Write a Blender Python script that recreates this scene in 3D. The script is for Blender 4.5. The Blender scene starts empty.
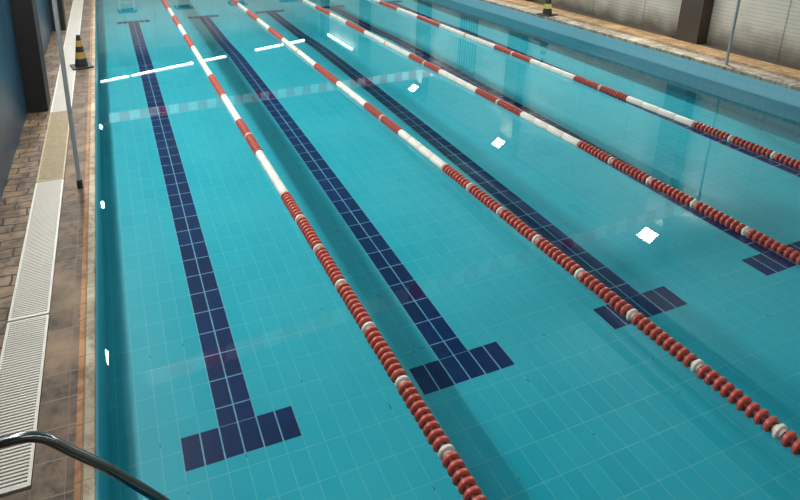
import bpy, bmesh, math, random
from mathutils import Vector, Matrix
random.seed(7)
PI = math.pi
S = bpy.context.scene
COL = S.collection

# ------------------------------------------------------------------ materials
def srgb(r, g, b):
    def f(c):
        c /= 255.0
        return c/12.92 if c <= 0.04045 else ((c+0.055)/1.055)**2.4
    return (f(r), f(g), f(b), 1.0)

class NT:
    """tiny helper round a node tree"""
    def __init__(self, name):
        self.m = bpy.data.materials.new(name); self.m.use_nodes = True
        self.t = self.m.node_tree; self.n = self.t.nodes
        self.b = self.n['Principled BSDF']
    def new(self, kind, **kw):
        nd = self.n.new(kind)
        for k, v in kw.items(): setattr(nd, k, v)
        return nd
    def put(self, v, sock):
        if isinstance(v, (int, float)): sock.default_value = v
        elif isinstance(v, tuple): sock.default_value = v
        else: self.t.links.new(v, sock)
    def math(self, op, a, b=None, c=None):
        nd = self.new('ShaderNodeMath', operation=op)
        self.put(a, nd.inputs[0])
        if b is not None: self.put(b, nd.inputs[1])
        if c is not None: self.put(c, nd.inputs[2])
        return nd.outputs[0]
    def mix(self, f, a, b, blend='MIX'):
        nd = self.new('ShaderNodeMix', data_type='RGBA', blend_type=blend)
        self.put(f, nd.inputs[0]); self.put(a, nd.inputs[6]); self.put(b, nd.inputs[7])
        return nd.outputs[2]
    def xyz(self):
        tc = self.new('ShaderNodeTexCoord'); sp = self.new('ShaderNodeSeparateXYZ')
        self.t.links.new(tc.outputs['Object'], sp.inputs[0])
        return sp.outputs[0], sp.outputs[1], sp.outputs[2], tc.outputs['Object']
    def vec(self, x, y, z=0.0):
        nd = self.new('ShaderNodeCombineXYZ')
        self.put(x, nd.inputs[0]); self.put(y, nd.inputs[1]); self.put(z, nd.inputs[2])
        return nd.outputs[0]
    def noise(self, v, scale, detail=3.0, rough=0.5):
        nd = self.new('ShaderNodeTexNoise'); self.put(v, nd.inputs['Vector'])
        nd.inputs['Scale'].default_value = scale; nd.inputs['Detail'].default_value = detail
        nd.inputs['Roughness'].default_value = rough
        return nd.outputs[0]
    def ramp(self, v, lo, hi):
        nd = self.new('ShaderNodeMapRange', clamp=True)
        self.put(v, nd.inputs[0]); nd.inputs[1].default_value = lo; nd.inputs[2].default_value = hi
        return nd.outputs[0]
    def base(self, c, rough=0.5, metal=0.0, spec=None):
        self.put(c, self.b.inputs['Base Color']); self.put(rough, self.b.inputs['Roughness'])
        self.b.inputs['Metallic'].default_value = metal
        if spec is not None: self.b.inputs['Specular IOR Level'].default_value = spec
        return self.m
    def bump(self, h, strength=0.3, dist=0.01):
        nd = self.new('ShaderNodeBump'); nd.inputs['Strength'].default_value = strength
        nd.inputs['Distance'].default_value = dist
        self.put(h, nd.inputs['Height']); self.t.links.new(nd.outputs[0], self.b.inputs['Normal'])

def plain(name, rgb, rough=0.5, metal=0.0, vary=0.12, scale=18):
    k = NT(name); x, y, z, v = k.xyz()
    c = srgb(*rgb); d = tuple(q*(1-vary*2) for q in c[:3]) + (1.0,)
    return k.base(k.mix(k.noise(v, scale), d, c), rough, metal)

# pool geometry, metres; water level is z = 0
TW, TL = 0.1337, 0.25
LANE = 1.7465
CEN = [0.888, 2.635, 4.405, 6.150, 7.93]
YT, YF = 3.106, 15.40            # near and far cross bars
ROWO = 0.153
PX0, PX1, PY0, PY1 = 0.04, 8.90, 0.90, 19.30
DK = 0.26
WL, WR = -0.72, 9.92             # side walls

def edge_mask(k, u, w):
    """1 on the grout lines of a unit grid coordinate u, half width w"""
    f = k.math('FRACT', u)
    d = k.math('MINIMUM', f, k.math('SUBTRACT', 1.0, f))
    return k.math('LESS_THAN', d, w)

def pool_floor_mat():
    k = NT('pool_floor_tiles'); x, y, z, v = k.xyz()
    u = k.math('DIVIDE', k.math('SUBTRACT', x, CEN[0]), TW)
    vv = k.math('DIVIDE', k.math('SUBTRACT', y, YT + TL + ROWO), TL)
    gx = edge_mask(k, u, 0.025); gy = edge_mask(k, vv, 0.0135)
    grout = k.math('MAXIMUM', gx, gy)
    cell = k.vec(k.math('FLOOR', u), k.math('FLOOR', vv))
    wn = k.new('ShaderNodeTexWhiteNoise', noise_dimensions='2D'); k.put(cell, wn.inputs['Vector'])
    rnd = wn.outputs['Value']
    stain = k.noise(v, 0.7, 4)
    tile = k.mix(rnd, srgb(34, 172, 188), srgb(44, 179, 194))
    tile = k.mix(k.ramp(stain, 0.35, 0.7), tile, srgb(62, 183, 196))
    # faint worn and stained grout
    gcol = k.mix(k.noise(v, 9, 2), srgb(62, 176, 188), srgb(112, 200, 202))
    dirt = k.math('GREATER_THAN', k.noise(v, 13, 1), 0.72)
    gcol = k.mix(dirt, gcol, srgb(40, 96, 110))
    field = k.mix(grout, tile, gcol)
    # dark blue lane markings
    near_t = None; line = None; lgx = None
    for i, c in enumerate(CEN):
        dx = k.math('SUBTRACT', x, c); ad = k.math('ABSOLUTE', dx)
        a = k.math('LESS_THAN', ad, TW); b = k.math('LESS_THAN', ad, 3*TW)
        g = edge_mask(k, k.math('DIVIDE', dx, TW), 0.04)
        near = k.math('LESS_THAN', ad, LANE/2)
        g = k.math('MULTIPLY', g, near)
        line = a if line is None else k.math('MAXIMUM', line, a)
        near_t = b if near_t is None else k.math('MAXIMUM', near_t, b)
        lgx = g if lgx is None else k.math('MAXIMUM', lgx, g)
    def band(lo, hi):
        return k.math('MULTIPLY', k.math('GREATER_THAN', y, lo), k.math('LESS_THAN', y, hi))
    tb = k.math('MAXIMUM', band(YT, YT+TL), band(YF, YF+TL))
    bar = k.math('MULTIPLY', near_t, tb)
    run = k.math('MULTIPLY', line, band(YT+TL, YF))
    mark = k.math('MAXIMUM', bar, run)
    rowg = k.math('MULTIPLY', run, edge_mask(k, vv, 0.018))
    tedge = edge_mask(k, k.math('DIVIDE', k.math('SUBTRACT', y, YT), TL), 0.014)
    tedge = k.math('MULTIPLY', tedge, k.math('MULTIPLY', bar, line))
    mg = k.math('MAXIMUM', k.math('MULTIPLY', lgx, mark), k.math('MAXIMUM', rowg, tedge))
    blue = k.mix(rnd, srgb(0, 26, 76), srgb(0, 36, 92))
    mcol = k.mix(mg, blue, k.mix(k.noise(v, 24, 1), srgb(70, 130, 170), srgb(150, 200, 214)))
    k.base(k.mix(mark, field, mcol), 0.35, 0.0, 0.2)
    return k.m

def pool_wall_mat(name, axis):
    k = NT(name); x, y, z, v = k.xyz()
    h = y if axis == 'y' else x
    g = k.math('MAXIMUM', edge_mask(k, k.math('DIVIDE', h, TL), 0.014), edge_mask(k, k.math('DIVIDE', z, TW), 0.03))
    t = k.mix(k.noise(v, 1.3), srgb(24, 136, 152), srgb(38, 148, 162))
    t = k.mix(k.math('GREATER_THAN', z, -0.035), t, srgb(122, 172, 186))
    return k.base(k.mix(g, t, srgb(96, 164, 176)), 0.3)

def slab_mat(name, c1, c2, joint, sx, sy, rot=False, wob=0.02, jw=0.03, rough=0.7, dirt=(46, 35, 26), ox=0.0, bond=0.0):
    k = NT(name); x, y, z, v = k.xyz()
    nx = k.math('MULTIPLY', k.math('SUBTRACT', k.noise(v, 7, 2), 0.5), wob*2)
    ny = k.math('MULTIPLY', k.math('SUBTRACT', k.noise(v, 5.3, 2), 0.5), wob*2)
    u = k.math('DIVIDE', k.math('ADD', k.math('ADD', x, ox), nx), sx); w = k.math('DIVIDE', k.math('ADD', y, ny), sy)
    if bond: u = k.math('ADD', u, k.math('MULTIPLY', k.math('FLOOR', w), bond))
    g = k.math('MAXIMUM', edge_mask(k, u, jw*0.5), edge_mask(k, w, jw))
    wn = k.new('ShaderNodeTexWhiteNoise', noise_dimensions='2D')
    k.put(k.vec(k.math('FLOOR', u), k.math('FLOOR', w)), wn.inputs['Vector'])
    t = k.mix(wn.outputs['Value'], srgb(*c1), srgb(*c2))
    t = k.mix(k.ramp(k.noise(v, 14, 5, 0.65), 0.44, 0.68), t, srgb(*dirt))
    t = k.mix(k.ramp(k.noise(v, 3.1, 3), 0.5, 0.8), t, srgb(*[min(255, q*1.25) for q in c2]))
    k.bump(k.noise(v, 30, 4), 0.4, 0.004)
    return k.base(k.mix(g, t, srgb(*joint)), rough)

def mosaic_mat(name):
    k = NT(name); x, y, z, v = k.xyz()
    s = 0.06
    a = k.math('DIVIDE', y, s); b = k.math('DIVIDE', z, s)
    g = k.math('MAXIMUM', edge_mask(k, a, 0.08), edge_mask(k, b, 0.08))
    wn = k.new('ShaderNodeTexWhiteNoise', noise_dimensions='2D')
    k.put(k.vec(k.math('FLOOR', a), k.math('FLOOR', b)), wn.inputs['Vector'])
    t = k.mix(wn.outputs['Value'], srgb(1, 22, 42), srgb(18, 66, 94))
    t = k.mix(k.ramp(k.noise(v, 1.6, 3), 0.45, 0.7), t, srgb(40, 76, 102))
    return k.base(k.mix(g, t, srgb(50, 92, 116)), 0.3)

def block_wall_mat(name, axis='y'):
    k = NT(name); x, y, z, v = k.xyz()
    h = y if axis == 'y' else x
    row = k.math('DIVIDE', z, 0.062)
    wz = k.math('ADD', row, k.math('MULTIPLY', k.noise(v, 6, 2), 0.35))
    g = edge_mask(k, wz, 0.09)
    joint = edge_mask(k, k.math('DIVIDE', k.math('ADD', h, 0.31), 1.28), 0.008)
    t = k.mix(k.noise(v, 2.2, 5, 0.6), srgb(160, 156, 144), srgb(202, 198, 186))
    t = k.mix(k.math('MULTIPLY', g, 0.35), t, srgb(112, 104, 92))
    t = k.mix(k.math('MULTIPLY', joint, 0.55), t, srgb(80, 72, 62))
    # splash dirt rising from the deck
    low = k.math('ADD', k.math('MULTIPLY', k.math('SUBTRACT', z, DK), 2.2), k.math('MULTIPLY', k.math('SUBTRACT', k.noise(v, 3, 4), 0.5), 0.9))
    dm = k.math('SUBTRACT', 1.0, k.ramp(low, 0.05, 1.0))
    t = k.mix(k.math('MULTIPLY', dm, 0.85), t, srgb(66, 54, 42))
    k.bump(g, 0.4, 0.006)
    return k.base(t, 0.8)

def emit(name, rgb, strength):
    k = NT(name)
    k.b.inputs['Base Color'].default_value = (0.9, 0.9, 0.9, 1)
    k.b.inputs['Emission Color'].default_value = srgb(*rgb)
    k.b.inputs['Emission Strength'].default_value = strength
    return k.m

def water_mat():
    k = NT('pool_water')
    k.n.remove(k.b)
    gl = k.new('ShaderNodeBsdfGlass'); gl.inputs['Roughness'].default_value = 0.0
    gl.inputs['IOR'].default_value = 1.333
    gl.inputs['Color'].default_value = (0.97, 1.0, 1.0, 1)
    out = k.n['Material Output']
    k.t.links.new(gl.outputs[0], out.inputs[0])
    return k.m

def film(name, rgb):
    k = NT(name); c = srgb(*rgb); k.base(c, 0.6)
    tr = k.new('ShaderNodeBsdfTranslucent'); tr.inputs['Color'].default_value = c
    mx = k.new('ShaderNodeMixShader'); mx.inputs[0].default_value = 0.5
    k.t.links.new(k.b.outputs[0], mx.inputs[1]); k.t.links.new(tr.outputs[0], mx.inputs[2])
    k.t.links.new(mx.outputs[0], k.n['Material Output'].inputs[0])
    return k.m

M = dict(
    floor=pool_floor_mat(), pwy=pool_wall_mat('pool_side_wall_tiles', 'y'), pwx=pool_wall_mat('pool_end_wall_tiles', 'x'),
    deck=slab_mat('brown_stone_deck', (92, 72, 52), (118, 97, 74), (28, 20, 14), 0.27, 0.125, wob=0.035, jw=0.06, bond=0.37),
    edge_tile=slab_mat('grey_brown_edge_tile', (78, 62, 46), (104, 84, 64), (108, 92, 72), 0.146, 0.19, wob=0.006, jw=0.02, ox=0.075),
    lip=slab_mat('pale_pool_lip', (140, 126, 104), (158, 146, 124), (104, 86, 62), 0.5, 0.165, wob=0.004, jw=0.012, dirt=(104, 88, 66)),
    orange=slab_mat('orange_clay_strip', (136, 88, 46), (152, 106, 62), (96, 66, 42), 0.5, 0.165, wob=0.004, jw=0.02, dirt=(108, 70, 38)),
    rdeck=slab_mat('buff_stone_deck', (112, 96, 76), (140, 124, 104), (70, 56, 40), 0.16, 0.09, wob=0.012, jw=0.05),
    ochre=slab_mat('ochre_tile_strip', (142, 110, 70), (160, 130, 90), (104, 76, 46), 0.4, 0.11, wob=0.006, jw=0.03, dirt=(116, 84, 50)),
    rlip=slab_mat('worn_white_lip', (140, 128, 108), (170, 160, 142), (84, 72, 56), 0.2, 0.07, wob=0.012, jw=0.05, dirt=(92, 78, 60)),
    channel=plain('gutter_channel', (62, 50, 38), 0.8), grate=plain('white_plastic_grate', (196, 190, 178), 0.5, 0, 0.08, 6),
    grate_old=plain('yellowed_plastic_grate', (176, 156, 118), 0.55, 0, 0.26, 22),
    mosaic=mosaic_mat('blue_mosaic'), wall=block_wall_mat('painted_block_wall'), wallx=block_wall_mat('painted_end_wall', 'x'),
    column=plain('brown_column_render', (78, 66, 56), 0.8, 0, 0.2, 5), dark_column=plain('dark_column_paint', (20, 17, 15), 0.7, 0, 0.15, 6),
    ceiling=plain('ceiling_sheet', (150, 204, 210), 0.7, 0, 0.05, 2), water=water_mat(),
    red=plain('red_float_plastic', (192, 86, 70), 0.4, 0, 0.1, 40), white=plain('white_float_plastic', (220, 212, 198), 0.4, 0, 0.05, 30),
    float_yellow=plain('yellow_float_plastic', (216, 160, 60), 0.4), hub_shade=plain('red_hub_painted_shade', (104, 26, 24), 0.5), cable=plain('steel_cable', (120, 120, 120), 0.4, 0.8), steel=plain('polished_steel', (120, 120, 120), 0.2, 1.0, 0.03, 5),
    grey_metal=plain('grey_painted_pole', (150, 154, 154), 0.45, 0.0), black=plain('black_rubber', (22, 21, 22), 0.6),
    yellow=plain('cone_yellow', (156, 124, 60), 0.5, 0, 0.12), pale_yellow=plain('cone_faded_yellow', (186, 172, 90), 0.5, 0, 0.12),
    flag_red=film('red_pennant_film', (240, 80, 80)), flag_white=film('white_pennant_film', (250, 250, 248)),
    door=plain('dark_door_paint', (34, 44, 50), 0.6), lens=emit('floodlight_lens', (255, 250, 240), 25), tube=emit('fluorescent_tube', (235, 246, 255), 9),
    housing=plain('lamp_housing', (60, 62, 64), 0.5, 0.4), block=plain('starting_block_white', (214, 218, 218), 0.5), block_top=plain('starting_block_top', (40, 70, 110), 0.7),
)

# ------------------------------------------------------------------ geometry helpers
def bx(bm, x0, y0, z0, x1, y1, z1):
    r = bmesh.ops.create_cube(bm, size=1.0)
    bmesh.ops.scale(bm, vec=(x1-x0, y1-y0, z1-z0), verts=r['verts'])
    bmesh.ops.translate(bm, vec=((x0+x1)/2, (y0+y1)/2, (z0+z1)/2), verts=r['verts'])
    return r['verts']

def lathe(bm, prof, seg=24, axis='z', org=(0, 0, 0)):
    """prof: list of (radius, along)"""
    rings = []
    for r, h in prof:
        ring = []
        for i in range(seg):
            a = 2*PI*i/seg
            p = (r*math.cos(a), r*math.sin(a), h) if axis == 'z' else (r*math.cos(a), h, r*math.sin(a))
            ring.append(bm.verts.new(Vector(p)+Vector(org)))
        rings.append(ring)
    for a, b in zip(rings, rings[1:]):
        for i in range(seg):
            j = (i+1) % seg
            bm.faces.new((a[i], a[j], b[j], b[i]))
    bm.faces.new(rings[0]); bm.faces.new(rings[-1])

def tube(bm, pts, rad, seg=12):
    pts = [Vector(p) for p in pts]; rings = []
    t0 = (pts[1]-pts[0]).normalized()
    n = t0.orthogonal().normalized()
    for i, p in enumerate(pts):
        t = (pts[min(i+1, len(pts)-1)]-pts[max(i-1, 0)]).normalized()
        n = (n - t*n.dot(t)).normalized(); b = t.cross(n)
        rings.append([bm.verts.new(p+(n*math.cos(2*PI*k/seg)+b*math.sin(2*PI*k/seg))*rad) for k in range(seg)])
    for a, b in zip(rings, rings[1:]):
        for i in range(seg):
            j = (i+1) % seg
            bm.faces.new((a[i], a[j], b[j], b[i]))
    bm.faces.new(rings[0]); bm.faces.new(rings[-1])

def smooth_pts(pts, n=8):
    P = [Vector(p) for p in pts]; P = [P[0]*2-P[1]]+P+[P[-1]*2-P[-2]]; out = []
    for i in range(1, len(P)-2):
        for k in range(n):
            t = k/n; a, b, c, d = P[i-1:i+3]
            out.append(0.5*((2*b)+(c-a)*t+(2*a-5*b+4*c-d)*t*t+(3*b-a-3*c+d)*t**3))
    out.append(P[-2]); return out

def obj(name, bm, mat, parent=None, smooth=False, bevel=0.0, loc=None):
    bmesh.ops.recalc_face_normals(bm, faces=bm.faces[:])
    me = bpy.data.meshes.new(name); bm.to_mesh(me); bm.free()
    me.materials.append(mat)
    if smooth:
        for p in me.polygons: p.use_smooth = True
        me.set_sharp_from_angle(angle=math.radians(40))
    o = bpy.data.objects.new(name, me); COL.objects.link(o)
    if parent: o.parent = parent
    if loc: o.location = loc
    if bevel:
        b = o.modifiers.new('bevel', 'BEVEL'); b.width = bevel; b.segments = 2; b.limit_method = 'ANGLE'
    return o

def thing(name, label, cat, loc=(0, 0, 0), group=None, rotz=0.0):
    o = bpy.data.objects.new(name, None); COL.objects.link(o); o.location = loc
    o.rotation_euler = (0, 0, rotz); o.empty_display_size = 0.1
    o['label'] = label; o['category'] = cat
    if group: o['group'] = group
    return o

def struct(name, bm, mat, label=None, cat=None, **kw):
    o = obj(name, bm, mat, **kw); o['kind'] = 'structure'
    if label: o['label'] = label
    if cat: o['category'] = cat
    return o

def box(*a):
    bm = bmesh.new(); bx(bm, *a); return bm

def dup(root, loc, label=None, rotz=None):
    r = root.copy(); COL.objects.link(r); r.location = loc
    if rotz is not None: r.rotation_euler = (0, 0, rotz)
    if label: r['label'] = label
    for ch in list(root.children):
        c = ch.copy(); COL.objects.link(c); c.parent = r
        for g in list(ch.children):
            d = g.copy(); COL.objects.link(d); d.parent = c
    return r

# ------------------------------------------------------------------ the pool shell
def floor_z(y):
    if y < 11.6: return -1.213
    if y > 12.9: return -1.40
    t = (y-11.6)/1.3; return -1.213 - 0.187*t
bm = bmesh.new()
ys = [PY0-0.1, 3, 6, 9, 11.6, 12.9, 15, PY1+0.1]
rows = [[bm.verts.new((x, y, floor_z(y))) for x in (PX0-0.1, PX1+0.1)] for y in ys]
low = [[bm.verts.new((x, y, -1.6)) for x in (PX0-0.1, PX1+0.1)] for y in ys]
for i in range(len(ys)-1):
    bm.faces.new((rows[i][0], rows[i][1], rows[i+1][1], rows[i+1][0]))
    bm.faces.new((low[i][0], low[i][1], low[i+1][1], low[i+1][0]))
    for s in (0, 1): bm.faces.new((rows[i][s], rows[i+1][s], low[i+1][s], low[i][s]))
for i in (0, -1): bm.faces.new((rows[i][0], rows[i][1], low[i][1], low[i][0]))
pool_floor = struct('pool_floor', bm, M['floor'], 'light blue tiled pool bottom with dark blue lane lines ending in cross bars', 'pool floor')
T = 0.10
pool_walls = [
    struct('pool_wall_left', box(PX0-T, PY0-T, -1.6, PX0, PY1+T, DK-0.03), M['pwy'], 'tiled side wall of the pool below the grate side', 'pool wall'),
    struct('pool_wall_right', box(PX1, PY0-T, -1.6, PX1+T, PY1+T, DK-0.03), M['pwy'], 'blue tiled side wall of the pool below the beige wall', 'pool wall'),
    struct('pool_wall_near', box(PX0, PY0-T, -1.6, PX1, PY0, DK-0.03), M['pwx'], 'tiled end wall of the pool nearest the viewer', 'pool wall'),
    struct('pool_wall_far', box(PX0, PY1, -1.6, PX1, PY1+T, DK-0.03), M['pwx'], 'tiled end wall of the pool at the far end', 'pool wall')]

bm = bmesh.new()
bm.faces.new([bm.verts.new(p) for p in ((PX0, PY0, 0), (PX1, PY0, 0), (PX1, PY1, 0), (PX0, PY1, 0))])
for f in bm.faces: f.smooth = True
water = struct('water', bm, M['water'], 'clear still pool water', 'water')

# ------------------------------------------------------------------ decks
YN, YE = -3.0, 27.5
GX0, GX1 = -0.462, -0.222         # gutter with the white grate
struct('deck_left', box(WL, YN, -0.4, GX0-0.004, YE, DK), M['deck'], 'rough brown stone paving between blue wall and white grate', 'deck')
struct('deck_corner', box(GX0-0.004, YN, -0.4, GX1+0.004, 2.35, DK), M['edge_tile'], 'brown paving where the white grate stops', 'deck')
struct('gutter_channel', box(GX0-0.004, 2.35, -0.4, GX1+0.004, YE, DK-0.07), M['channel'], 'dark gutter channel under the white grate', 'gutter')
struct('edge_paving', box(GX1+0.004, YN, -0.4, -0.036, YE, DK), M['edge_tile'], 'grey brown tiles between the white grate and orange strip', 'deck')
struct('trim_1', box(-0.036, YN, -0.4, -0.008, YE, DK+0.001), M['orange'], 'thin orange clay strip along the left pool edge', 'trim')
struct('trim_2', box(-0.008, PY0-0.1, DK-0.05, 0.052, PY1+0.1, DK+0.004), M['lip'], 'pale stone lip along the left pool edge', 'trim', bevel=0.008)
struct('trim_3', box(PX1-0.012, PY0-0.1, DK-0.05, 9.14, PY1+0.1, DK+0.004), M['rlip'], 'worn pale stone lip along the right pool edge', 'trim', bevel=0.008)
struct('deck_right', box(9.14, YN, -0.4, 9.30, YE, DK-0.004), M['rdeck'], 'narrow buff paving behind the right pool lip', 'deck')
struct('trim_4', box(9.30, YN, -0.4, 9.70, YE, DK+0.002), M['ochre'], 'ochre tile strip along the beige wall', 'trim')
struct('deck_border', box(9.70, YN, -0.4, WR, YE, DK-0.002), M['channel'], 'dirty dark strip at the foot of the beige wall', 'deck')
struct('deck_near', box(-0.008, YN, -0.4, 9.14, PY0-0.1, DK), M['deck'], 'stone deck behind the near pool end', 'deck')
struct('deck_far', box(-0.008, PY1+0.1, -0.4, 9.14, YE, DK), M['deck'], 'stone deck behind the far pool end', 'deck')

# ------------------------------------------------------------------ hall
def ceil_z(x): return 5.0 - 0.115*x
struct('wall_left', box(WL-0.2, YN, -0.4, WL, YE, 5.3), M['mosaic'], 'blue mosaic tiled side wall', 'wall')
struct('wall_right', box(WR, YN, -0.4, WR+0.2, YE, 5.3), M['wall'], 'dirty beige block side wall', 'wall')
struct('wall_far', box(WL-0.2, YE, -0.4, WR+0.2, YE+0.2, 5.3), M['wallx'], 'end wall far behind the pool', 'wall')
struct('wall_near', box(WL-0.2, YN-0.2, -0.4, WR+0.2, YN, 5.3), M['wallx'], 'end wall behind the viewer', 'wall')
bm = bmesh.new()
for dz in (0, 0.12):
    pass
vs = [bm.verts.new((x, y, ceil_z(x)+dz)) for dz in (0, 0.12) for (x, y) in ((WL-0.2, YN-0.2), (WR+0.2, YN-0.2), (WR+0.2, YE+0.2), (WL-0.2, YE+0.2))]
for f in ((0, 1, 2, 3), (4, 5, 6, 7), (0, 1, 5, 4), (1, 2, 6, 5), (2, 3, 7, 6), (3, 0, 4, 7)): bm.faces.new([vs[i] for i in f])
struct('ceiling', bm, M['ceiling'], 'pale sloping roof over the pool', 'ceiling')

LCY = [(2.65, 3.07), (7.62, 8.04), (12.38, 12.80), (17.2, 17.62), (21.9, 22.3)]
RCY = [(2.55, 2.97), (7.29, 7.71), (11.85, 12.35), (16.55, 17.1), (21.2, 21.8), (25.8, 26.4)]
ltxt = ['dark column on the blue wall beside the viewer', 'tall dark column on the blue wall, nearer of the two in view',
        'narrow dark column on the blue wall, farther of the two in view', 'dark column on the blue wall at the far pool end', 'dark column on the blue wall beyond the starting blocks']
rtxt = ['brown column on the beige wall near the viewer', 'brown column on the beige wall left of the grey pole',
        'brown column on the beige wall beyond the cone', 'brown column on the beige wall at the far pool end', 'brown column on the beige wall beyond the starting blocks', 'brown column in the far corner of the beige wall']
for (a, b), t in zip(LCY, ltxt):
    struct('column', box(WL-0.02, a, DK-0.01, -0.485, b, ceil_z(0)+0.02), M['dark_column'], t, 'column', bevel=0.008)
for (a, b), t in zip(RCY, rtxt):
    struct('column', box(9.69, a, DK-0.01, WR+0.02, b, ceil_z(9.7)+0.02), M['column'], t, 'column', bevel=0.008)

# barred door in the right wall, seen only as a reflection
bm = box(WR-0.02, 14.0, DK, WR+0.05, 14.9, DK+2.05)
d = struct('door_1', bm, M['door'], 'dark barred door in the beige wall', 'door')
bm = bmesh.new()
for i in range(7):
    y = 14.08+i*0.124; bx(bm, WR-0.045, y-0.012, DK+0.1, WR-0.02, y+0.012, DK+1.95)
obj('bars', bm, M['grey_metal'], d)

# ------------------------------------------------------------------ lane ropes
def disc_mesh():
    bm = bmesh.new()
    lathe(bm, [(0.012, -0.0245), (0.029, -0.0245), (0.030, -0.0125), (0.046, -0.011), (0.0505, -0.0075), (0.0515, 0.0),
               (0.0505, 0.0075), (0.046, 0.011), (0.030, 0.0125), (0.029, 0.0245), (0.012, 0.0245)], 24, 'y')
    return bm
def float_mesh(L):
    bm = bmesh.new(); h = L/2
    lathe(bm, [(0.02, -h), (0.038, -h+0.002), (0.043, -h+0.008), (0.043, h-0.008), (0.038, h-0.002), (0.02, h)], 24, 'y')
    return bm
PITCH = 0.0495
REDS = [(6.04, 7.06), (8.10, 9.12), (11.08, 12.08), (13.10, 14.10), (15.15, 19.1)]
WHITES = [(5.01, 6.04), (7.06, 8.10), (9.12, 10.08), (10.13, 11.08), (12.08, 13.10), (14.10, 15.15)]
YVIS = [1.55, 1.35, 2.3, 3.55]
spots = [4.535+PITCH*k for k in range(-71, 10)]
for a, b in REDS:
    n = round((b-a)/PITCH)
    spots += [a+(i+0.5)*(b-a)/n for i in range(n)]
def is_white(y):
    if y < 5: return round((y-4.535)/PITCH) % 10 == 0
    return any(abs(y-m) < PITCH*0.51 for m in (6.56, 8.61))
rope_label = ['red and white disc lane rope running nearest the white grate and blue wall',
              'red and white disc lane rope, second out from the white grate side',
              'red and white disc lane rope, second out from the beige wall side',
              'red and white disc lane rope running nearest the beige wall']
for r in range(4):
    X = LANE*(r+1)
    root = thing('lane_rope', rope_label[r], 'lane rope', (X, PY0, 0.024), 'lane ropes across the pool')
    bm = bmesh.new(); tube(bm, [(0, 0.0, 0), (0, PY1-PY0, 0)], 0.006, 8)
    obj('cable', bm, M['cable'], root)
    vis = [s for s in spots if s > YVIS[r]]
    near = vis[:100]; rest = [s for s in spots if s not in near]
    rd = obj('float_disc', disc_mesh(), M['red'], None, True); wd = obj('float_disc', disc_mesh(), M['white'], None, True)
    wd['label'] = 'white disc'
    wd.scale = (0.94, 0.94, 0.94)
    rd.data.materials.append(M['hub_shade'])  # hubs coloured darker to paint in the shade between discs
    for p in rd.data.polygons:
        if all((rd.data.vertices[i].co.x**2+rd.data.vertices[i].co.z**2) < 0.033**2 for i in p.vertices): p.material_index = 1
    rused = wused = False
    for y in near:
        if is_white(y):
            o = wd if not wused else wd.copy(); 
            if wused: COL.objects.link(o)
            wused = True
        else:
            o = rd if not rused else rd.copy()
            if rused: COL.objects.link(o)
            rused = True
        o.parent = root
        o.location = (random.uniform(-.002, .002), y-PY0, random.uniform(-.002, .002))
    bm = bmesh.new(); src = disc_mesh(); tmp = bpy.data.meshes.new('tmp'); src.to_mesh(tmp); src.free()
    for y in rest:
        n0 = len(bm.verts); bm.from_mesh(tmp); bm.verts.ensure_lookup_table()
        bmesh.ops.translate(bm, vec=(0, y-PY0, 0), verts=bm.verts[n0:])
    o = obj('far_discs', bm, M['red'], root, True); o['kind'] = 'stuff'
    bpy.data.meshes.remove(tmp)
    y0 = 10.105-PY0
    bm = bmesh.new(); lathe(bm, [(0.02, y0-.025), (0.044, y0-.022), (0.044, y0+.022), (0.02, y0+.025)], 24, 'y')
    o = obj('middle_float', bm, M['float_yellow'], root, True); o['label'] = 'yellow float'
    for a, b in WHITES:
        n = 4; L = (b-a)/n
        for i in range(n):
            o = obj('long_float', float_mesh(L), M['white'], root, True, loc=(0, a+(i+0.5)*L-PY0, 0))
            o['label'] = 'long white float'

# ------------------------------------------------------------------ gutter grates
seams = [0.42, 2.36, 3.60, 5.60, 7.56, 9.52, 11.46, 13.38, 15.3, 17.2]
gl = ['white slatted gutter grate under the camera end', 'white slatted gutter grate beside the steel handrail, nearest in view',
      'white slatted gutter grate just before the yellowed length', 'yellowed gutter grate starting at the foot of the grey pole',
      'white gutter grate between the yellowed length and the cone', 'white gutter grate with the cone standing beside it',
      'white gutter grate just beyond the cone, beside the farther dark column', 'white gutter grate first beyond the farther dark column', 'farthest white gutter grate in view']
def make_grate(a, b, mat):
    bm = bmesh.new()
    z0, z1 = DK-0.03, DK+0.004
    bx(bm, GX0, a+0.008, z0, GX0+0.016, b-0.008, z1); bx(bm, GX1-0.016, a+0.008, z0, GX1, b-0.008, z1)
    bx(bm, GX0+0.016, a+0.008, z0, GX1-0.016, a+0.022, z1-0.001); bx(bm, GX0+0.016, b-0.022, z0, GX1-0.016, b-0.008, z1-0.001)
    return bm
for i, (a, b) in enumerate(zip(seams, seams[1:])):
    if i == 0: continue
    mid = (a+b)/2
    root = thing('gutter_grate', gl[i], 'grate', ((GX0+GX1)/2, mid, DK-0.03), 'slatted grates along the gutter')
    mat = M['grate_old'] if i == 3 else M['grate']
    f = obj('frame', make_grate(a, b, mat), mat, root)
    bm = bmesh.new(); n = int((b-a-0.05)/0.0196)
    for k in range(n):
        y = a+0.03+k*(b-a-0.06)/(n-1)
        bx(bm, GX0+0.014, y-0.0055, DK-0.026, GX1-0.014, y+0.0055, DK+0.001)
    s = obj('slats', bm, mat, root)
    for o in (f, s): o.location = -Vector(root.location)

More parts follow.
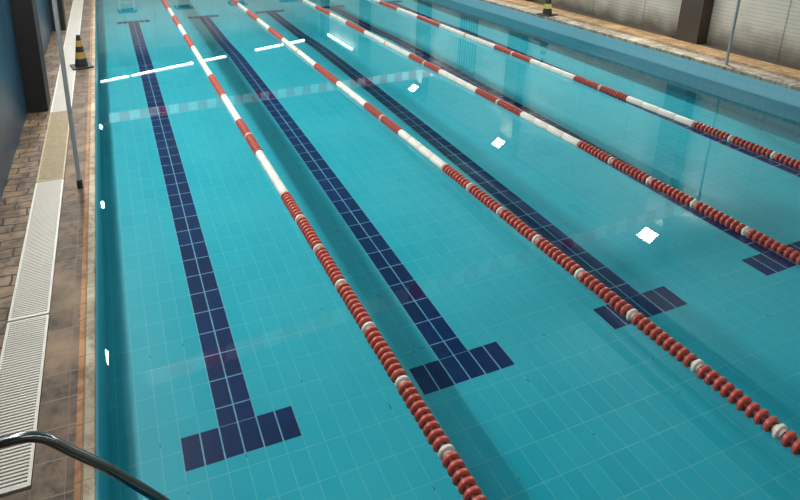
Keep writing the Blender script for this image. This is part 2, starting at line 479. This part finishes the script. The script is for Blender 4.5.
# ------------------------------------------------------------------ traffic cones
def cone(loc, label, ymat, s=1.0):
    root = thing('traffic_cone', label, 'cone', loc, None, 0.2)
    bm = bmesh.new(); bx(bm, -.15*s, -.15*s, 0, .15*s, .15*s, .025*s)
    obj('base', bm, M['black'], root, bevel=0.008)
    prof = lambda t: (0.097-(0.097-0.026)*t)*s
    H = 0.50*s; z0 = 0.025*s
    cuts = [(0.0, 0.25, 'k'), (0.25, 0.46, 'y'), (0.46, 0.64, 'k'), (0.64, 0.83, 'y'), (0.83, 1.0, 'k')]
    for a, b, c in cuts:
        bm = bmesh.new(); lathe(bm, [(prof(a), z0+(H-z0)*a), (prof(b), z0+(H-z0)*b)], 24)
        obj('band' if c == 'y' else 'cone_body', bm, ymat if c == 'y' else M['black'], root, True)
    return root
cone((-0.14, 9.55, DK), 'black and yellow striped traffic cone standing beside the white grate', M['yellow'])
cone((9.03, 10.25, DK+0.004), 'black and pale yellow traffic cone on the pool lip by the beige wall', M['pale_yellow'])

# ------------------------------------------------------------------ pennant poles and lines
def pole(loc, label, h, sm='black'):
    root = thing('pennant_pole', label, 'pole', loc, 'pennant line poles')
    bm = bmesh.new(); lathe(bm, [(0.019, 0.0), (0.019, h)], 16); obj('shaft', bm, M['grey_metal'], root, True)
    bm = bmesh.new(); lathe(bm, [(0.025, 0.0), (0.025, 0.07), (0.021, 0.08)], 16); obj('socket', bm, M[sm], root, True)
    bm = bmesh.new(); lathe(bm, [(0.021, h), (0.021, h+0.015), (0.01, h+0.022)], 16); obj('cap', bm, M['black'], root, True)
pole((-0.075, 5.36, DK), 'thin grey pole standing beside the white grate', 1.95)
pole((9.01, 6.22, DK+0.004), 'thin grey pole standing on the pool lip before the beige wall', 1.95, 'grey_metal')
def pennants(a, b, x0, x1, label):
    a, b = Vector(a), Vector(b); d = (b-a); ang = math.atan2(d.y, d.x)
    root = thing('pennant_line', label, 'pennant line', a, 'backstroke pennant lines', ang)
    L = d.length
    pts = [(L*i/12, 0, -0.02*math.sin(PI*i/12)) for i in range(13)]
    bm = bmesh.new(); tube(bm, pts, 0.005, 6); obj('cord', bm, M['flag_white'], root)
    n = int((x1-x0)/0.212); base = {}
    for i in range(n):
        x = x0-a.x+(i+0.5)*(x1-x0)/n; c = i % 2
        if c not in base:
            bm = bmesh.new(); w = 0.104
            bx(bm, -w, -0.0008, -0.21, w, 0.0008, 0.0)
            o = obj('pennant', bm, M['flag_red'] if c else M['flag_white'], root); base[c] = o
            if c: o['label'] = 'red pennant'
            else: o['label'] = 'white pennant'
        else:
            o = base[c].copy(); COL.objects.link(o); o.parent = root
        o.location = (x, 0, -0.02*math.sin(PI*x/L)-0.004)
pennants((-0.045, 5.363, DK+1.9), (8.98, 6.217, DK+1.9), 0.3, 8.7, 'red and white pennant line reflected across the middle of the pool')
pennants((WL, 12.83, 1.93), (WR, 13.57, 1.93), 0.10, 8.6, 'red and white pennant line reflected at the far end of the pool')

# ------------------------------------------------------------------ pool ladder
root = thing('pool_ladder', 'polished steel pool ladder handrail arching over the pool edge', 'ladder', (0.0, 2.0, DK))
path = smooth_pts([(-.62, 0, .0), (-.62, 0, .28), (-.575, 0, .50), (-.45, 0, .60), (-.30, 0, .633), (-.204, 0, .635), (-.138, 0, .633), (-.086, 0, .619), (-.042, 0, .587), (.019, 0, .515),
                   (.106, 0, .417), (.153, 0, .359), (.234, 0, .251), (.287, 0, .179), (.332, 0, .115), (.362, 0, .06), (.378, 0, -.03), (.38, 0, -.4), (.38, 0, -1.1)], 6)
for y in (0.0, -0.52):
    bm = bmesh.new(); tube(bm, [Vector(p)+Vector((0, y, 0)) for p in path], 0.0193, 20)
    h = obj('handrail', bm, M['steel'], root, True)
    bm = bmesh.new(); p = Vector((.150, y, .363)); q = Vector((.160, y, .350)); tube(bm, [p, q], 0.0205, 20)
    obj('joint_collar', bm, M['steel'], h, True)
    bm = bmesh.new(); lathe(bm, [(0.045, 0), (0.045, 0.012), (0.026, 0.02)], 20, 'z', (-.62, y, 0)); obj('foot_flange', bm, M['steel'], h, True)
for z in (-0.45, -0.75, -1.05):
    obj('tread', box(.34, -.5, z-.015, .42, -.02, z+.015), M['steel'], root)

# ------------------------------------------------------------------ starting blocks on the far deck
def block():
    root = thing('starting_block', 'white starting block at the far pool end nearest the blue wall', 'starting block', (CEN[0], 19.75, DK), 'starting blocks at the far pool end')
    for sx in (-.22, .22):
        for (y0, y1) in ((-.22, -.17), (.17, .22)):
            obj('leg', box(sx-.025, y0, 0, sx+.025, y1, .5), M['block'], root)
    obj('crossbar', box(-.195, -.215, .2, .195, -.175, .24), M['block'], root)
    bm = bmesh.new(); bx(bm, -.28, -.30, .5, .28, .30, .55); obj('platform', bm, M['block_top'], root, bevel=0.01)
    return root
b0 = block()
for c, t in zip(CEN[1:], ('second from the blue wall', 'middle one of the five', 'second from the beige wall', 'nearest the beige wall')):
    dup(b0, (c, 19.75, DK), 'white starting block at the far pool end, '+t)

# ------------------------------------------------------------------ lamps
def floodlight(loc, side, label, power):
    root = thing('floodlight', label, 'floodlight', loc, 'floodlights on the columns', 0 if side > 0 else PI)
    tilt = math.radians(52)
    R = Matrix.Rotation(-(PI/2-tilt), 4, 'Y')      # lens points along local -Z turned towards +X
    def rot(bm): bmesh.ops.transform(bm, matrix=R, verts=bm.verts[:]); return bm
    bm = bmesh.new(); bx(bm, -.13, -.155, .012, .13, .155, .08); obj('housing', rot(bm), M['housing'], root, bevel=0.01)
    bm = bmesh.new(); bx(bm, -.118, -.142, .0, .118, .142, .011); obj('lens', rot(bm), M['lens'], root)
    bm = bmesh.new(); bx(bm, -.24, -.02, .02, -.02, .02, .06); obj('bracket', bm, M['housing'], root)
    L = bpy.data.lights.new('flood', 'AREA'); L.shape = 'RECTANGLE'; L.size = .236; L.size_y = .284
    L.energy = power; L.spread = math.radians(172); L.color = (1.0, 0.985, 0.95)
    L.cycles.is_caustics_light = True
    lo = bpy.data.objects.new('flood', L); COL.objects.link(lo); lo.parent = root
    lo.matrix_local = R @ Matrix.Translation((0, 0, -0.004))
    return root
PT, PFILL = 50, 14
PL, PR, PS = 95, 150, 110
floodlight((-0.30, 7.83, 3.62), 1, 'square floodlight on the nearer dark column of the blue wall', PL)
floodlight((-0.30, 12.6, 3.62), 1, 'square floodlight on the farther dark column of the blue wall', PL)
floodlight((-0.30, 17.4, 3.62), 1, 'square floodlight on the blue wall at the far pool end', PL)
floodlight((-0.39, 2.86, 3.62), 1, 'square floodlight on the blue wall nearest the viewer', PL*0.22)
floodlight((9.50, 7.4, 3.46), -1, 'square floodlight on the beige wall, its glare largest in the water', PR)
floodlight((9.50, 12.1, 3.48), -1, 'square floodlight on the beige wall, middle of the three glares', PR)
floodlight((9.50, 16.75, 3.42), -1, 'square floodlight on the beige wall, farthest of the three glares', PR)

def strip_light(y0, y1, label, power):
    x, z = -0.36, 3.42; n = (y0+y1)/2
    root = thing('strip_light', label, 'lamp', (x, n, z), 'strip lights along the blue wall')
    R = Matrix.Rotation(-math.radians(40), 4, 'Y'); h = (y1-y0)/2-0.03
    bm = bmesh.new(); bx(bm, -.05, -h, .012, .05, h, .06); bmesh.ops.transform(bm, matrix=R, verts=bm.verts[:]); obj('housing', bm, M['block'], root)
    bm = bmesh.new(); bx(bm, -.04, -h+.02, .0, .04, h-.02, .011); bmesh.ops.transform(bm, matrix=R, verts=bm.verts[:]); obj('diffuser', bm, M['tube'], root)
    for q in (-.45, .45):
        obj('bracket', box(-.355, h*q-.02, .02, -.02, h*q+.02, .05), M['housing'], root)
    L = bpy.data.lights.new('strip', 'AREA'); L.shape = 'RECTANGLE'; L.size = .08; L.size_y = 2*h-.04
    L.energy = power; L.color = (1.0, 0.985, 0.95); L.cycles.is_caustics_light = True
    lo = bpy.data.objects.new('strip', L); COL.objects.link(lo); lo.parent = root
    lo.matrix_local = R @ Matrix.Translation((0, 0, -0.004))
for a, b, pw, t in ((2.0, 6.0, .8, 'long strip light on the blue wall nearest the viewer'), (6.0, 10.0, 1, 'long strip light over the nearer dark column'),
                    (10.0, 14.0, 1, 'long strip light over the farther dark column'), (14.0, 18.0, .62, 'long strip light at the far end of the blue wall')):
    strip_light(a, b, t, PS*pw)

def fluorescent(p, q, label, power, group='fluorescent tubes under the roof'):
    p, q = Vector(p), Vector(q); d = q-p
    root = thing('fluorescent_lamp', label, 'lamp', (p+q)/2, group)
    h = d/2; u = h.normalized(); s = u.cross(Vector((0, 0, 1))).normalized(); w = s.cross(u)
    bm = bmesh.new(); tube(bm, [-h*0.97, h*0.97], 0.026, 12); obj('tube', bm, M['tube'], root)
    bm = bmesh.new()
    vs = bx(bm, -h.length, -.07, .052, h.length, .07, .095)
    m = Matrix((u, s, w)).transposed().to_4x4(); bmesh.ops.transform(bm, matrix=m, verts=vs)
    obj('housing', bm, M['block'], root)
    bm = bmesh.new(); up = ceil_z(((p+q)/2).x)-((p+q)/2).z
    for k in (-.7, .7): bx(bm, h.x*k-.008, h.y*k-.008, .05+h.z*k, h.x*k+.008, h.y*k+.008, up-h.x*k*0.115)
    obj('hanger', bm, M['block'], root)
    L = bpy.data.lights.new('tube_light', 'AREA'); L.shape = 'RECTANGLE'; L.size = d.length*0.94; L.size_y = .035
    L.energy = power; L.color = (0.95, 0.99, 1.0); L.cycles.is_caustics_light = True
    lo = bpy.data.objects.new('tube_light', L); COL.objects.link(lo); lo.parent = root
    lo.matrix_local = m @ Matrix.Translation((0, 0, -0.034))
def tz(x): return 4.545-0.112*x
for a, b, t in ((-.30, .86, 'fluorescent tube over the blue wall side'), (.92, 2.2, 'fluorescent tube, second from the blue wall'), (2.22, 3.5, 'fluorescent tube, third from the blue wall'),
                (3.9, 4.9, 'fluorescent tube, middle of the hanging row'), (6.15, 7.3, 'fluorescent tube, second from the beige wall'), (7.33, 8.45, 'fluorescent tube nearest the beige wall in the hanging row')):
    fluorescent((a, 25, tz(a)), (b, 25, tz(b)), t, PT)
for a, b, t in ((22.75, 24.2, 'fluorescent tube running along the beige wall, nearer'), (24.25, 25.7, 'fluorescent tube running along the beige wall, farther')):
    fluorescent((9.80, a, 3.60), (9.80, b, 3.60), t, 5)
for a, t in ((0.2, 'added fill tube behind the viewer over the blue wall side'), (2.1, 'added fill tube behind the viewer, second from the blue wall'), (4.0, 'added fill tube behind the viewer, middle of its row'),
             (5.9, 'added fill tube behind the viewer, second from the beige wall'), (7.8, 'added fill tube behind the viewer over the beige wall side')):
    fluorescent((a, 0.0, tz(a)), (a+1.5, 0.0, tz(a+1.5)), t, PFILL, 'added fill tubes behind the viewer')  # unseen row added as soft fill for the near half of the pool

# ------------------------------------------------------------------ caustics through the flat water
water.cycles.is_caustics_caster = True
for o in [pool_floor]+pool_walls: o.cycles.is_caustics_receiver = True

# ------------------------------------------------------------------ world, camera, view
W = bpy.data.worlds.new('hall_air'); S.world = W; W.use_nodes = True
W.node_tree.nodes['Background'].inputs[0].default_value = (0.5, 0.7, 0.8, 1); W.node_tree.nodes['Background'].inputs[1].default_value = 0.05
X, H, F, YAW, PIT, ROL, CX, CY = 0.3388, 2.8149, 604.5812, 0.3359, 0.3068, -0.0072, 318.128, 80.986
cd = bpy.data.cameras.new('camera'); cam = bpy.data.objects.new('camera', cd); COL.objects.link(cam); S.camera = cam
cy, sy = math.cos(YAW), math.sin(YAW)
fwd = Vector((sy*math.cos(PIT), cy*math.cos(PIT), -math.sin(PIT))); right = Vector((cy, -sy, 0)); up = right.cross(fwd)
r2 = right*math.cos(ROL)+up*math.sin(ROL); u2 = -right*math.sin(ROL)+up*math.cos(ROL)
m = Matrix((r2, u2, -fwd)).transposed().to_4x4(); m.translation = (X, 0, H)
cam.matrix_world = m
cd.sensor_width = 36; cd.lens = F/800*36; cd.shift_x = (400-CX)/800; cd.shift_y = -(250-CY)/800
cd.clip_start = 0.02
vs = S.view_settings; vs.view_transform = 'Standard'; vs.look = 'None'; vs.gamma = 1.0; vs.use_curve_mapping = False; vs.exposure = 0.22
